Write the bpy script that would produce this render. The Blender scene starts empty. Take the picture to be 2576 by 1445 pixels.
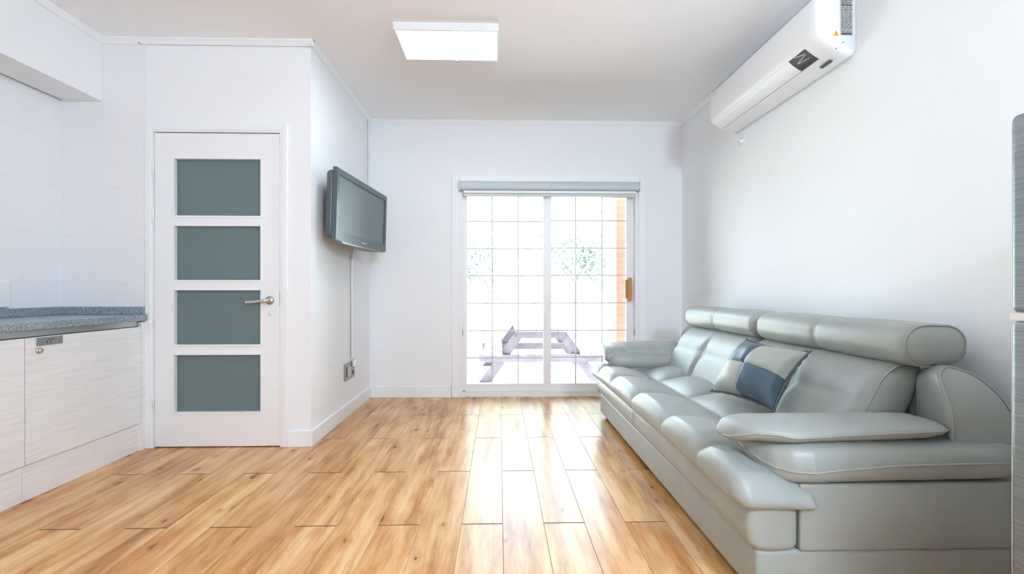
import bpy, bmesh, math, random
from mathutils import Vector, Matrix
random.seed(7)
scn = bpy.context.scene
COL = scn.collection
PI = math.pi

# ------------------------------------------------------------------ materials
def new_mat(name):
    m = bpy.data.materials.new(name); m.use_nodes = True
    nt = m.node_tree
    return m, nt, nt.nodes['Principled BSDF']

def srgb(r, g, b):
    f = lambda c: (c/255/12.92) if c/255 <= .04045 else ((c/255+.055)/1.055)**2.4
    return (f(r), f(g), f(b), 1)

def simple(name, col, rough=.5, metal=0, bump=0, bscale=60, spec=.5, coat=0):
    m, nt, p = new_mat(name)
    p.inputs['Base Color'].default_value = col
    p.inputs['Roughness'].default_value = rough
    p.inputs['Metallic'].default_value = metal
    p.inputs['Specular IOR Level'].default_value = spec
    p.inputs['Coat Weight'].default_value = coat
    tc = nt.nodes.new('ShaderNodeTexCoord')
    n = nt.nodes.new('ShaderNodeTexNoise'); n.inputs['Scale'].default_value = bscale
    n.inputs['Detail'].default_value = 4
    nt.links.new(tc.outputs['Object'], n.inputs['Vector'])
    if bump:
        b = nt.nodes.new('ShaderNodeBump'); b.inputs['Strength'].default_value = bump
        b.inputs['Distance'].default_value = .002
        nt.links.new(n.outputs['Fac'], b.inputs['Height'])
        nt.links.new(b.outputs['Normal'], p.inputs['Normal'])
    mr = nt.nodes.new('ShaderNodeMapRange')
    mr.inputs['To Min'].default_value = max(0, rough-.04); mr.inputs['To Max'].default_value = rough+.04
    nt.links.new(n.outputs['Fac'], mr.inputs['Value'])
    nt.links.new(mr.outputs['Result'], p.inputs['Roughness'])
    return m

class G:
    """small helper for node maths"""
    def __init__(s, nt): s.nt = nt
    def n(s, t, **k):
        x = s.nt.nodes.new(t)
        for a, v in k.items(): setattr(x, a, v)
        return x
    def _in(s, sock, v):
        if hasattr(v, 'is_linked') or hasattr(v, 'links'): s.nt.links.new(v, sock)
        else: sock.default_value = v
    def m(s, op, a, b=None, c=None):
        x = s.n('ShaderNodeMath', operation=op)
        s._in(x.inputs[0], a)
        if b is not None: s._in(x.inputs[1], b)
        if c is not None: s._in(x.inputs[2], c)
        return x.outputs[0]
    def xyz(s, x, y, z):
        c = s.n('ShaderNodeCombineXYZ')
        for i, v in enumerate((x, y, z)): s._in(c.inputs[i], v)
        return c.outputs[0]
    def sep(s, v):
        c = s.n('ShaderNodeSeparateXYZ'); s.nt.links.new(v, c.inputs[0]); return c.outputs
    def mix(s, f, a, b, blend='MIX'):
        x = s.n('ShaderNodeMix', data_type='RGBA', blend_type=blend)
        s._in(x.inputs[0], f); s._in(x.inputs[6], a); s._in(x.inputs[7], b)
        return x.outputs[2]
    def noise(s, vec, scale, detail=4, rough=.5):
        x = s.n('ShaderNodeTexNoise'); s.nt.links.new(vec, x.inputs['Vector'])
        x.inputs['Scale'].default_value = scale; x.inputs['Detail'].default_value = detail
        x.inputs['Roughness'].default_value = rough
        return x.outputs['Fac']
    def ramp(s, f, pts):
        x = s.n('ShaderNodeValToRGB'); s.nt.links.new(f, x.inputs[0])
        cr = x.color_ramp
        while len(cr.elements) < len(pts): cr.elements.new(.5)
        for e, (p, c) in zip(cr.elements, pts): e.position = p; e.color = c
        return x.outputs[0]
    def smooth(s, v, a, b):
        x = s.n('ShaderNodeMapRange', interpolation_type='SMOOTHSTEP')
        s._in(x.inputs[0], v); x.inputs[1].default_value = a; x.inputs[2].default_value = b
        return x.outputs[0]

def floor_mat():
    m, nt, p = new_mat('wood_laminate'); g = G(nt)
    tc = g.n('ShaderNodeTexCoord'); o = g.sep(tc.outputs['Object']); X, Y = o[0], o[1]
    W, L, X0, Y0 = .1765, 1.19, .0145, 2.03
    u = g.m('DIVIDE', g.m('SUBTRACT', X, X0), W)
    row = g.m('FLOOR', u); fu = g.m('FRACT', u)
    odd = g.m('ABSOLUTE', g.m('MODULO', row, 2))       # 1 for rows -1, 1, 3 ...
    v = g.m('ADD', g.m('DIVIDE', g.m('SUBTRACT', Y, Y0), L), g.m('MULTIPLY', g.m('SUBTRACT', 1, odd), .5))
    cell = g.m('FLOOR', v); fv = g.m('FRACT', v)
    wn = g.n('ShaderNodeTexWhiteNoise', noise_dimensions='3D')
    nt.links.new(g.xyz(row, cell, 3.7), wn.inputs[0]); rnd = wn.outputs['Value']
    # grain, stretched along the plank and shifted per plank
    off = g.m('MULTIPLY', rnd, 40)
    vec = g.xyz(g.m('ADD', g.m('MULTIPLY', X, 9), off), g.m('ADD', g.m('MULTIPLY', Y, 1.1), off), rnd)
    big = g.noise(vec, 1.6, 5, .6)
    vec2 = g.xyz(g.m('ADD', g.m('MULTIPLY', X, 60), off), g.m('MULTIPLY', Y, 2.5), rnd)
    fine = g.noise(vec2, 2.0, 3, .6)
    base = g.ramp(big, [(.30, srgb(146, 94, 50)), (.41, srgb(182, 130, 78)), (.52, srgb(208, 160, 106)), (.66, srgb(222, 182, 132))])
    base = g.mix(g.m('MULTIPLY', g.smooth(fine, .50, .75), .35), base, srgb(160, 104, 56))
    tone = g.ramp(rnd, [(0, (.88, .82, .74, 1)), (.5, (1, 1, 1, 1)), (1, (1.06, 1.06, 1.04, 1))])
    base = g.mix(1.0, base, tone, 'MULTIPLY')
    # knots and dark flecks
    kv = g.xyz(g.m('ADD', g.m('MULTIPLY', X, 10.5), off), g.m('ADD', g.m('MULTIPLY', Y, 4.6), off), 0)
    wob = g.noise(kv, 3.0, 3)
    vo = g.n('ShaderNodeTexVoronoi', feature='F1'); vo.inputs['Scale'].default_value = 1.0
    kv2 = g.n('ShaderNodeVectorMath', operation='ADD'); nt.links.new(kv, kv2.inputs[0])
    nt.links.new(g.xyz(g.m('MULTIPLY', wob, .5), g.m('MULTIPLY', wob, .5), 0), kv2.inputs[1])
    nt.links.new(kv2.outputs[0], vo.inputs['Vector'])
    pick = g.m('GREATER_THAN', g.sep(vo.outputs['Color'])[0], .22)
    size = g.m('ADD', .08, g.m('MULTIPLY', g.m('POWER', g.sep(vo.outputs['Color'])[1], 2.0), .17))
    kn = g.m('SUBTRACT', 1, g.smooth(g.m('DIVIDE', vo.outputs['Distance'], size), .35, 1.0))
    kn = g.m('MULTIPLY', kn, pick)
    halo = g.m('SUBTRACT', 1, g.smooth(g.m('DIVIDE', vo.outputs['Distance'], g.m('MULTIPLY', size, 3.4)), .2, 1.0))
    halo = g.m('MULTIPLY', g.m('MULTIPLY', halo, pick), .45)
    base = g.mix(halo, base, srgb(176, 110, 50))
    base = g.mix(g.m('MULTIPLY', kn, .85), base, srgb(88, 50, 24))
    # joints
    dl = g.m('MINIMUM', fu, g.m('SUBTRACT', 1, fu)); dl = g.m('MULTIPLY', dl, W)
    de = g.m('MINIMUM', fv, g.m('SUBTRACT', 1, fv)); de = g.m('MULTIPLY', de, L)
    jl = g.m('SUBTRACT', 1, g.smooth(dl, .0007, .0019))
    je = g.m('SUBTRACT', 1, g.smooth(de, .0024, .0050))
    j = g.m('MAXIMUM', g.m('MULTIPLY', jl, .7), je)
    base = g.mix(g.m('MULTIPLY', j, .88), base, srgb(70, 46, 28))
    nt.links.new(base, p.inputs['Base Color'])
    rg = g.m('ADD', .19, g.m('MULTIPLY', fine, .10))
    rg = g.m('ADD', rg, g.m('MULTIPLY', j, .4))
    nt.links.new(rg, p.inputs['Roughness'])
    p.inputs['Specular IOR Level'].default_value = .30
    h = g.m('SUBTRACT', g.m('MULTIPLY', fine, .08), j)
    b = g.n('ShaderNodeBump'); b.inputs['Strength'].default_value = .35; b.inputs['Distance'].default_value = .002
    nt.links.new(h, b.inputs['Height']); nt.links.new(b.outputs['Normal'], p.inputs['Normal'])
    return m

def tile_mat():
    m, nt, p = new_mat('white_tile'); g = G(nt)
    tc = g.n('ShaderNodeTexCoord'); o = g.sep(tc.outputs['Object'])
    h = g.m('ADD', o[0], g.m('MULTIPLY', o[1], 1.0))
    fz = g.m('FRACT', g.m('DIVIDE', g.m('SUBTRACT', o[2], .14), .302))
    fh = g.m('FRACT', g.m('DIVIDE', g.m('SUBTRACT', h, -2.76+2.817), .25))
    ez = g.m('MULTIPLY', g.m('MINIMUM', fz, g.m('SUBTRACT', 1, fz)), .302)
    eh = g.m('MULTIPLY', g.m('MINIMUM', fh, g.m('SUBTRACT', 1, fh)), .25)
    j = g.m('MAXIMUM', g.m('SUBTRACT', 1, g.smooth(ez, .001, .003)), g.m('MULTIPLY', g.m('SUBTRACT', 1, g.smooth(eh, .001, .003)), .5))
    nt.links.new(g.mix(g.m('MULTIPLY', j, .3), (.80, .82, .85, 1), (.66, .69, .73, 1)), p.inputs['Base Color'])
    p.inputs['Roughness'].default_value = .28
    b = g.n('ShaderNodeBump'); b.inputs['Strength'].default_value = .3; b.inputs['Distance'].default_value = .002
    nt.links.new(g.m('SUBTRACT', 1, j), b.inputs['Height']); nt.links.new(b.outputs['Normal'], p.inputs['Normal'])
    return m

def granite_mat():
    m, nt, p = new_mat('grey_granite'); g = G(nt)
    tc = g.n('ShaderNodeTexCoord')
    a = g.noise(tc.outputs['Object'], 260, 3, .7)
    vo = g.n('ShaderNodeTexVoronoi'); vo.inputs['Scale'].default_value = 240
    nt.links.new(tc.outputs['Object'], vo.inputs['Vector'])
    c = g.ramp(a, [(.33, srgb(84, 98, 108)), (.5, srgb(132, 146, 154)), (.66, srgb(196, 206, 210))])
    c = g.mix(g.m('MULTIPLY', g.m('GREATER_THAN', g.sep(vo.outputs['Color'])[0], .8), .6), c, srgb(70, 80, 90))
    nt.links.new(c, p.inputs['Base Color']); p.inputs['Roughness'].default_value = .3
    return m

def pale_wood_mat():
    m, nt, p = new_mat('pale_wood_laminate'); g = G(nt)
    tc = g.n('ShaderNodeTexCoord'); o = g.sep(tc.outputs['Object'])
    f = g.noise(g.xyz(g.m('MULTIPLY', o[0], 3), g.m('MULTIPLY', o[1], 3), g.m('MULTIPLY', o[2], 60)), 1.6, 5, .6)
    nt.links.new(g.ramp(f, [(.3, (.74, .75, .76, 1)), (.7, (.83, .845, .86, 1))]), p.inputs['Base Color'])
    p.inputs['Roughness'].default_value = .42
    return m

def leather_mat():
    m, nt, p = new_mat('grey_green_leather'); g = G(nt)
    tc = g.n('ShaderNodeTexCoord')
    a = g.noise(tc.outputs['Object'], 5, 3)
    nt.links.new(g.ramp(a, [(.3, srgb(150, 155, 151)), (.7, srgb(159, 164, 160))]), p.inputs['Base Color'])
    p.inputs['Roughness'].default_value = .40
    p.inputs['Specular IOR Level'].default_value = .5
    vo = g.n('ShaderNodeTexVoronoi'); vo.inputs['Scale'].default_value = 420
    nt.links.new(tc.outputs['Object'], vo.inputs['Vector'])
    w = g.noise(tc.outputs['Object'], 28, 4, .6)
    h = g.m('ADD', g.m('MULTIPLY', vo.outputs['Distance'], .12), g.m('MULTIPLY', w, .5))
    b = g.n('ShaderNodeBump'); b.inputs['Strength'].default_value = .16; b.inputs['Distance'].default_value = .004
    nt.links.new(h, b.inputs['Height']); nt.links.new(b.outputs['Normal'], p.inputs['Normal'])
    return m

def brushed_mat():
    m, nt, p = new_mat('brushed_steel'); g = G(nt)
    tc = g.n('ShaderNodeTexCoord'); o = g.sep(tc.outputs['Object'])
    f = g.noise(g.xyz(g.m('MULTIPLY', o[0], 4), g.m('MULTIPLY', o[1], 4), g.m('MULTIPLY', o[2], 300)), 1.5, 3, .6)
    nt.links.new(g.ramp(f, [(.3, srgb(128, 138, 144)), (.7, srgb(158, 166, 172))]), p.inputs['Base Color'])
    p.inputs['Metallic'].default_value = .8; p.inputs['Roughness'].default_value = .42
    return m

def pane_glass_mat():
    m = bpy.data.materials.new('clear_glass'); m.use_nodes = True
    nt = m.node_tree; nt.nodes.clear(); g = G(nt)
    out = g.n('ShaderNodeOutputMaterial'); t = g.n('ShaderNodeBsdfTransparent'); gl = g.n('ShaderNodeBsdfGlossy')
    t.inputs[0].default_value = (.96, .98, .97, 1); gl.inputs['Roughness'].default_value = .02
    fr = g.n('ShaderNodeFresnel'); fr.inputs[0].default_value = 1.45
    mx = g.n('ShaderNodeMixShader')
    nt.links.new(fr.outputs[0], mx.inputs[0]); nt.links.new(t.outputs[0], mx.inputs[1]); nt.links.new(gl.outputs[0], mx.inputs[2])
    nt.links.new(mx.outputs[0], out.inputs[0])
    return m

def emit_mat(name, col, s):
    m, nt, p = new_mat(name)
    p.inputs['Base Color'].default_value = (.9, .9, .9, 1)
    p.inputs['Emission Color'].default_value = col
    p.inputs['Emission Strength'].default_value = s
    return m

def brick_mat():
    m, nt, p = new_mat('terracotta_brick'); g = G(nt)
    tc = g.n('ShaderNodeTexCoord'); o = g.sep(tc.outputs['Object'])
    b = g.n('ShaderNodeTexBrick'); b.inputs['Scale'].default_value = 1
    b.inputs['Brick Width'].default_value = .2; b.inputs['Row Height'].default_value = .07; b.inputs['Mortar Size'].default_value = .006
    b.inputs['Color1'].default_value = srgb(168, 100, 80); b.inputs['Color2'].default_value = srgb(162, 94, 75); b.inputs['Mortar'].default_value = srgb(168, 106, 88)
    nt.links.new(g.xyz(g.m('ADD', o[0], o[1]), o[2], 0), b.inputs['Vector'])
    nt.links.new(b.outputs['Color'], p.inputs['Base Color']); p.inputs['Roughness'].default_value = .9
    return m

def noise_mat(name, c1, c2, scale, rough=.9):
    m, nt, p = new_mat(name); g = G(nt)
    tc = g.n('ShaderNodeTexCoord')
    nt.links.new(g.ramp(g.noise(tc.outputs['Object'], scale, 5, .6), [(.35, c1), (.65, c2)]), p.inputs['Base Color'])
    p.inputs['Roughness'].default_value = rough; p.inputs['Specular IOR Level'].default_value = .2
    return m

M = dict(
    floor=floor_mat(), tile=tile_mat(), granite=granite_mat(), cab=pale_wood_mat(), leather=leather_mat(),
    steel=brushed_mat(), glass=pane_glass_mat(), brick=brick_mat(),
    wall=simple('white_wall_paint', (.83, .86, .89, 1), .7, bump=.05, bscale=180, spec=.3),
    ceil=simple('white_ceiling_paper', (.89, .92, .955, 1), .8, bump=.05, bscale=140, spec=.2),
    trim=simple('white_trim_paint', (.84, .87, .90, 1), .4),
    door=simple('white_door_paint', (.83, .86, .89, 1), .35),
    upvc=simple('white_window_frame', (.84, .845, .86, 1), .35),
    muntin=simple('grey_white_grille', (.56, .60, .61, 1), .4),
    plastic=simple('white_plastic', (.82, .845, .865, 1), .35),
    plastic_g=simple('pale_grey_plastic', (.55, .58, .60, 1), .4),
    seam=simple('seam_line_grey', (.30, .31, .32, 1), .6),
    dark=simple('dark_plastic', (.02, .022, .025, 1), .3),
    black_gloss=simple('black_glossy_window', (.022, .024, .028, 1), .45, spec=.15),
    tvbody=simple('dark_grey_gloss_plastic', (.060, .085, .095, 1), .3),
    tvscreen=simple('television_screen', (.125, .165, .175, 1), .42, spec=.5),
    frost=simple('frosted_dark_glass', (.108, .158, .166, 1), .38, spec=.6, bscale=2),
    chrome=simple('satin_nickel', (.62, .62, .58, 1), .3, metal=1),
    metal_d=simple('dull_grey_metal', (.33, .34, .34, 1), .35, metal=.7),
    alu=simple('aluminium_profile', (.55, .57, .58, 1), .35, metal=.9),
    brass=simple('brown_wood_handle', srgb(176, 124, 62), .45),
    blind=simple('blue_grey_cassette', srgb(188, 200, 206), .4),
    label_g=simple('grey_label', srgb(168, 168, 164), .5),
    label_d=simple('label_print', srgb(60, 60, 60), .6),
    print_glint=simple('pale_print_and_reflection', srgb(205, 205, 200), .6),  # pale print; also colours the streaks standing in for reflections
    yellow=simple('yellow_sticker', srgb(216, 170, 60), .5),
    pil_l=simple('pale_grey_faux_leather', srgb(172, 178, 172), .42, bump=.15, bscale=40),
    pil_b=simple('blue_grey_faux_leather', srgb(72, 94, 108), .40, bump=.15, bscale=40),
    pil_t=simple('dark_trim_fabric', srgb(88, 92, 96), .7),
    skylit=noise_mat('skylit_wood', srgb(92, 86, 92), srgb(110, 104, 110), 12),  # lighter copy of the table wood: sky glare put into the colour
    weather=noise_mat('weathered_wood', srgb(57, 55, 62), srgb(69, 67, 73), 12),
    ground=noise_mat('paved_ground', srgb(226, 216, 212), srgb(238, 232, 228), 3),
    bark=noise_mat('tree_bark', srgb(92, 84, 92), srgb(112, 104, 110), 9),
    leaf=noise_mat('pale_leaves', srgb(122, 140, 124), srgb(144, 158, 146), 2),
    leaf2=noise_mat('blue_green_leaves', srgb(108, 124, 128), srgb(128, 140, 144), 2),
    grass=noise_mat('lawn', srgb(168, 180, 128), srgb(198, 200, 150), 5),
    lamp=emit_mat('lit_diffuser', (.80, .91, 1, 1), 10.0),
    fill_glow=emit_mat('added_fill_light', (.70, .85, 1, 1), 130.0),  # glow of the added globe lamp, there to brighten the room
)

# ------------------------------------------------------------------ object helpers
def link(o, parent=None):
    COL.objects.link(o)
    if parent: o.parent = parent
    return o

def root_loc(p):
    v = Vector((0, 0, 0))
    while p is not None:
        v += p.location; p = p.parent
    return v

def props(o, label=None, cat=None, group=None, kind=None):
    if label: o['label'] = label
    if cat: o['category'] = cat
    if group: o['group'] = group
    if kind: o['kind'] = kind
    return o

def thing(name, label, cat, loc, group=None):
    o = bpy.data.objects.new(name, None); o.location = loc; o.empty_display_size = .05
    link(o); return props(o, label, cat, group)

def obj(name, bm, mat, parent=None, smooth=False, label=None, loc=None):
    """bm is in world coordinates; a top-level mesh may take its origin from loc"""
    off = root_loc(parent) if parent else Vector(loc or (0, 0, 0))
    bmesh.ops.recalc_face_normals(bm, faces=bm.faces[:])
    if off.length: bmesh.ops.translate(bm, verts=bm.verts[:], vec=-off)
    me = bpy.data.meshes.new(name); bm.to_mesh(me); bm.free()
    mats = mat if isinstance(mat, (list, tuple)) else [mat]
    for x in mats: me.materials.append(x)
    if smooth:
        me.polygons.foreach_set('use_smooth', [True]*len(me.polygons))
    o = bpy.data.objects.new(name, me)
    if not parent and loc: o.location = loc
    link(o, parent)
    if label: o['label'] = label
    return o

def B(): return bmesh.new()

def box(bm, x0, x1, y0, y1, z0, z1, bev=0, seg=2, mi=0):
    r = bmesh.ops.create_cube(bm, size=1)
    vs = r['verts']
    for v in vs:
        v.co = Vector(((x0+x1)/2+v.co.x*(x1-x0), (y0+y1)/2+v.co.y*(y1-y0), (z0+z1)/2+v.co.z*(z1-z0)))
    fs = list({f for v in vs for f in v.link_faces})
    for f in fs: f.material_index = mi
    if bev:
        es = list({e for v in vs for e in v.link_edges})
        bmesh.ops.bevel(bm, geom=es, offset=bev, segments=seg, profile=.5, affect='EDGES')
    return bm

def prism(bm, pts, axis, a, b):
    """polygon pts (2-D) extruded along axis from a to b"""
    def P(p, t):
        return {'x': (t, p[0], p[1]), 'y': (p[0], t, p[1]), 'z': (p[0], p[1], t)}[axis]
    A = [bm.verts.new(P(p, a)) for p in pts]; C = [bm.verts.new(P(p, b)) for p in pts]
    n = len(pts)
    bm.faces.new(A); bm.faces.new(C[::-1])
    for i in range(n):
        bm.faces.new((A[i], A[(i+1) % n], C[(i+1) % n], C[i]))
    return bm

def tube(bm, pts, r, seg=10, caps=True, closed=False):
    pts = [Vector(p) for p in pts]
    n = len(pts); rr = r if isinstance(r, (list, tuple)) else [r]*n
    rings = []; prev = None
    for i, p in enumerate(pts):
        if closed: t = pts[(i+1) % n]-pts[i-1]
        else: t = pts[min(i+1, n-1)]-pts[max(i-1, 0)]
        t.normalize()
        if prev is None:
            a = Vector((0, 0, 1)) if abs(t.z) < .9 else Vector((1, 0, 0))
            u = t.cross(a).normalized()
        else:
            u = (prev-t*prev.dot(t)).normalized()
        prev = u; w = t.cross(u)
        rings.append([bm.verts.new(p+(u*math.cos(2*PI*k/seg)+w*math.sin(2*PI*k/seg))*rr[i]) for k in range(seg)])
    m = n if closed else n-1
    for i in range(m):
        A, C = rings[i], rings[(i+1) % n]
        for k in range(seg):
            bm.faces.new((A[k], A[(k+1) % seg], C[(k+1) % seg], C[k]))
    if caps and not closed:
        bm.faces.new(rings[0]); bm.faces.new(rings[-1][::-1])
    return bm

def cyl(bm, c, axis, r, h, seg=24, r2=None):
    d = {'x': Vector((1, 0, 0)), 'y': Vector((0, 1, 0)), 'z': Vector((0, 0, 1))}[axis]
    c = Vector(c)
    return tube(bm, [c, c+d*h], [r, r if r2 is None else r2], seg)

def axis_samples(h, r, res, m):
    """coordinates from -h to h; denser in the rounded ends"""
    a = []
    for i in range(m): a.append(-h+r*(1-math.cos(PI/2*i/m))*1.0 if False else -h+r*i/m)
    n = max(1, int(math.ceil((2*h-2*r)/res)))
    for i in range(n+1): a.append(-h+r+(2*h-2*r)*i/n)
    for i in range(1, m+1): a.append(h-r+r*i/m)
    return a

def soft(bm, x0, x1, y0, y1, z0, z1, r, res=.03, m=5, deform=None):
    """rounded box (r: one radius or three) on a fine grid, then deform(x, y, z) -> (x, y, z)"""
    C = Vector(((x0+x1)/2, (y0+y1)/2, (z0+z1)/2)); H = Vector(((x1-x0)/2, (y1-y0)/2, (z1-z0)/2))
    R = Vector(r) if isinstance(r, (list, tuple)) else Vector((r, r, r))
    for i in range(3): R[i] = min(R[i], H[i]*.999)
    ax = [axis_samples(H[i], R[i], res, m) for i in range(3)]
    cache = {}
    def V(p):
        k = (round(p[0], 6), round(p[1], 6), round(p[2], 6))
        if k in cache: return cache[k]
        inner = [max(-(H[i]-R[i]), min(H[i]-R[i], p[i])) for i in range(3)]
        d = Vector([(p[i]-inner[i])/R[i] for i in range(3)])
        # map the cube corner to the sphere evenly
        q = Vector([math.tan(d[i]*PI/4) if abs(d[i]) <= 1 else d[i] for i in range(3)])
        L = q.length
        q = q/L if L > 1e-9 else q
        c = [C[i]+inner[i]+q[i]*R[i] for i in range(3)]
        if deform: c = deform(*c)
        v = bm.verts.new(c); cache[k] = v; return v
    for i in range(3):
        j, k = (i+1) % 3, (i+2) % 3
        for sgn in (-1, 1):
            for a in range(len(ax[j])-1):
                for b in range(len(ax[k])-1):
                    q = []
                    for (aa, bb) in ((a, b), (a+1, b), (a+1, b+1), (a, b+1)):
                        p = [0, 0, 0]; p[i] = sgn*H[i]; p[j] = ax[j][aa]; p[k] = ax[k][bb]
                        q.append(V(p))
                    if len(set(q)) == 4:
                        try: bm.faces.new(q if sgn > 0 else q[::-1])
                        except ValueError: pass
    return bm

def lens_loft(bm, secs, nv=20, pw=2.6):
    """cushion pad along x: secs = (x, y0, y1, zseam0, zseam1, top, bottom); the two faces meet in a seam at both sides.
    returns the two seam lines"""
    rows_t, rows_b = [], []
    for (x, y0, y1, s0, s1, ht, hb) in secs:
        rt, rb = [], []
        for k in range(nv+1):
            v = -math.cos(PI*k/nv)
            y = y0+(y1-y0)*(v+1)/2; zs = s0+(s1-s0)*(v+1)/2
            f = max(0, 1-abs(v)**pw)**.5
            rt.append(bm.verts.new((x, y, zs+ht*f)))
            rb.append(rt[-1] if k in (0, nv) else bm.verts.new((x, y, zs-hb*f)))
        rows_t.append(rt); rows_b.append(rb)
    for i in range(len(secs)-1):
        for k in range(nv):
            for R_ in (rows_t, rows_b):
                q = (R_[i][k], R_[i][k+1], R_[i+1][k+1], R_[i+1][k])
                try: bm.faces.new(q)
                except ValueError: pass
    for i in (0, -1):
        ring = rows_t[i]+rows_b[i][1:-1][::-1]
        try: bm.faces.new(ring)
        except ValueError: pass
    return [r[0].co.copy() for r in rows_t], [r[-1].co.copy() for r in rows_t]

def interp(tab, x):
    if x <= tab[0][0]: return list(tab[0][1:])
    for a, b in zip(tab, tab[1:]):
        if x <= b[0]:
            t = (x-a[0])/(b[0]-a[0]); t = t*t*(3-2*t)*.5+t*.5
            return [p+(q-p)*t for p, q in zip(a[1:], b[1:])]
    return list(tab[-1][1:])

def struct(name, bm, mat, parent=None, smooth=False):
    o = obj(name, bm, mat, parent, smooth)
    if not parent: o['kind'] = 'structure'
    return o

# ------------------------------------------------------------------ room
XR, XT, XK = 1.74, -1.21, -2.76          # right wall, television wall, kitchen wall
YD, YB, YF = 3.07, 4.46, -2.2            # door wall, window wall, wall behind the camera
ZC = 2.60
WX0, WX1, WZ1 = -.375, 1.318, 2.025      # opening of the patio door
T = .16
struct('floor', box(B(), XK-T, XR+T, YF-T, YB+.02, -.10, 0), M['floor'])
struct('ceiling', box(B(), XK-T, XR+T, YF-T, YB+T, ZC, ZC+.12), M['ceil'])
struct('wall_right', box(B(), XR, XR+T, YF-T, YB+T, 0, ZC), M['wall'])
struct('wall_left', box(B(), XK-T, XK, YF-T, YB+T, 0, ZC), M['tile'])
b = B()
box(b, XT, WX0, YB, YB+T, 0, ZC); box(b, WX1, XR, YB, YB+T, 0, ZC); box(b, WX0, WX1, YB, YB+T, WZ1, ZC)
struct('wall_back', b, M['wall'])
DX0, DX1, DZ1 = -2.205, -1.388, 2.022
b = B()
box(b, XK, DX0, YD, YD+.12, 0, ZC); box(b, DX1, XT, YD, YD+.12, 0, ZC); box(b, DX0, DX1, YD, YD+.12, DZ1, ZC)
struct('wall_entry', b, M['wall'])
struct('wall_partition', box(B(), XT-.12, XT, YD+.12, YB+T, 0, ZC), M['wall'])
struct('wall_kitchen', box(B(), XK, -2.242, YD-.006, YD, 0, ZC), M['tile'])
struct('wall_front', box(B(), XK, XR, YF-T, YF, 0, ZC), M['wall'])
# dark store room behind the glazed door
b = B()
box(b, XK, XT-.12, 4.2, 4.3, 0, ZC)
struct('wall_store', b, M['wall'])
struct('wall_soffit', box(B(), XK, -2.512, YF, YD-.006, 2.20, ZC, .004), M['wall'])
struct('trim_2', box(B(), -2.748, -2.743, YF, YD-.03, 2.196, 2.20), M['seam'])

def cove(name, pts_axis):
    b = B()
    prism(b, *pts_axis)
    struct(name, b, M['trim'])
def coving(name, axis, wall, sgn, a, c):
    """small quarter coving between a wall plane and the ceiling"""
    h, d = .035, .028
    p = [(wall, ZC), (wall+sgn*d, ZC), (wall+sgn*d, ZC-.006), (wall+sgn*.008, ZC-h+.004), (wall+sgn*.008, ZC-h), (wall, ZC-h)]
    cove(name, (p, axis, a, c))
coving('trim_3', 'x', YD-.006, -1, -2.512, XT+.028)
coving('trim_4', 'y', XT, 1, YD-.03, YB)
coving('trim_5', 'x', YB, -1, XT, XR)
coving('trim_6', 'y', XR, -1, YF, YB)
coving('trim_7', 'y', -2.512, 1, YF, YD)

def base(name, x0, x1, y0, y1):
    struct(name, box(B(), x0, x1, y0, y1, 0, .105, .004), M['trim'])
base('baseboard_left', XT, XT+.014, YD-.014, YB)
base('baseboard_back', XT+.014, WX0-.075, YB-.014, YB)
base('baseboard_entry', -1.352, XT, YD-.014, YD)
base('baseboard_right', XR-.014, XR, YF, YB)
base('baseboard_corner', WX1+.075, XR-.014, YB-.014, YB)

# ------------------------------------------------------------------ glazed door
door = bpy.data.objects.new('door_1', None); door.location = ((DX0+DX1)/2, YD, 0); link(door); props(door, kind='structure')
b = B()                                   # lining and stop
box(b, DX0, DX0+.012, YD-.012, YD+.12, 0, DZ1); box(b, DX1-.012, DX1, YD-.012, YD+.12, 0, DZ1)
box(b, DX0+.012, DX1-.012, YD-.012, YD+.12, DZ1-.012, DZ1)
obj('door_frame', b, M['door'], door)
b = B()                                   # casing round the frame
for x0, x1 in ((DX0-.036, DX0), (DX1, DX1+.036)):
    box(b, x0, x1, YD-.018, YD, 0, DZ1+.04, .004)
box(b, DX0, DX1, YD-.018, YD, DZ1, DZ1+.04, .004)
obj('casing', b, M['door'], door)
lx0, lx1, lz0, lz1 = DX0+.016, DX1-.016, .008, DZ1-.018
py0, py1 = YD-.004, YD+.036
pane_z = [(.232, .592-.006), (.660-.006, 1.006), (1.068, 1.416), (1.479, 1.845)]
pane_z = [(.224, .593), (.654, 1.005), (1.066, 1.415), (1.476, 1.843)]
pxa, pxb = -2.068, -1.522
b = B()
box(b, lx0, pxa, py0, py1, lz0, lz1); box(b, pxb, lx1, py0, py1, lz0, lz1)
zs = [lz0]+[z for p in pane_z for z in p]+[lz1]
for i in range(0, len(zs), 2): box(b, pxa, pxb, py0, py1, zs[i], zs[i+1])
leaf = obj('door_leaf', b, M['door'], door)
b = B()
for z0, z1 in pane_z:                     # raised glazing beads
    w, q, d0, d1 = .010, .003, py0-.006, py0+.0265
    box(b, pxa-w, pxa+q, d0, d1, z0-w, z1+w, .002); box(b, pxb-q, pxb+w, d0, d1, z0-w, z1+w, .002)
    box(b, pxa+q, pxb-q, d0, d1, z0-w, z0+q, .002); box(b, pxa+q, pxb-q, d0, d1, z1-q, z1+w, .002)
obj('glazing_bead', b, M['door'], leaf)
for z0, z1 in pane_z:
    b = B(); box(b, pxa, pxb, py0+.026, py0+.032, z0, z1)
    obj('glass_pane', b, M['frost'], leaf, label='dark frosted glass pane')
hx, hz = -1.466, .938
b = B()
cyl(b, (hx, py0-.010, hz), 'y', .026, .010, 28)
h_ = obj('door_handle', b, M['chrome'], leaf, True, 'satin nickel lever handle')
b = B()
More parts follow.
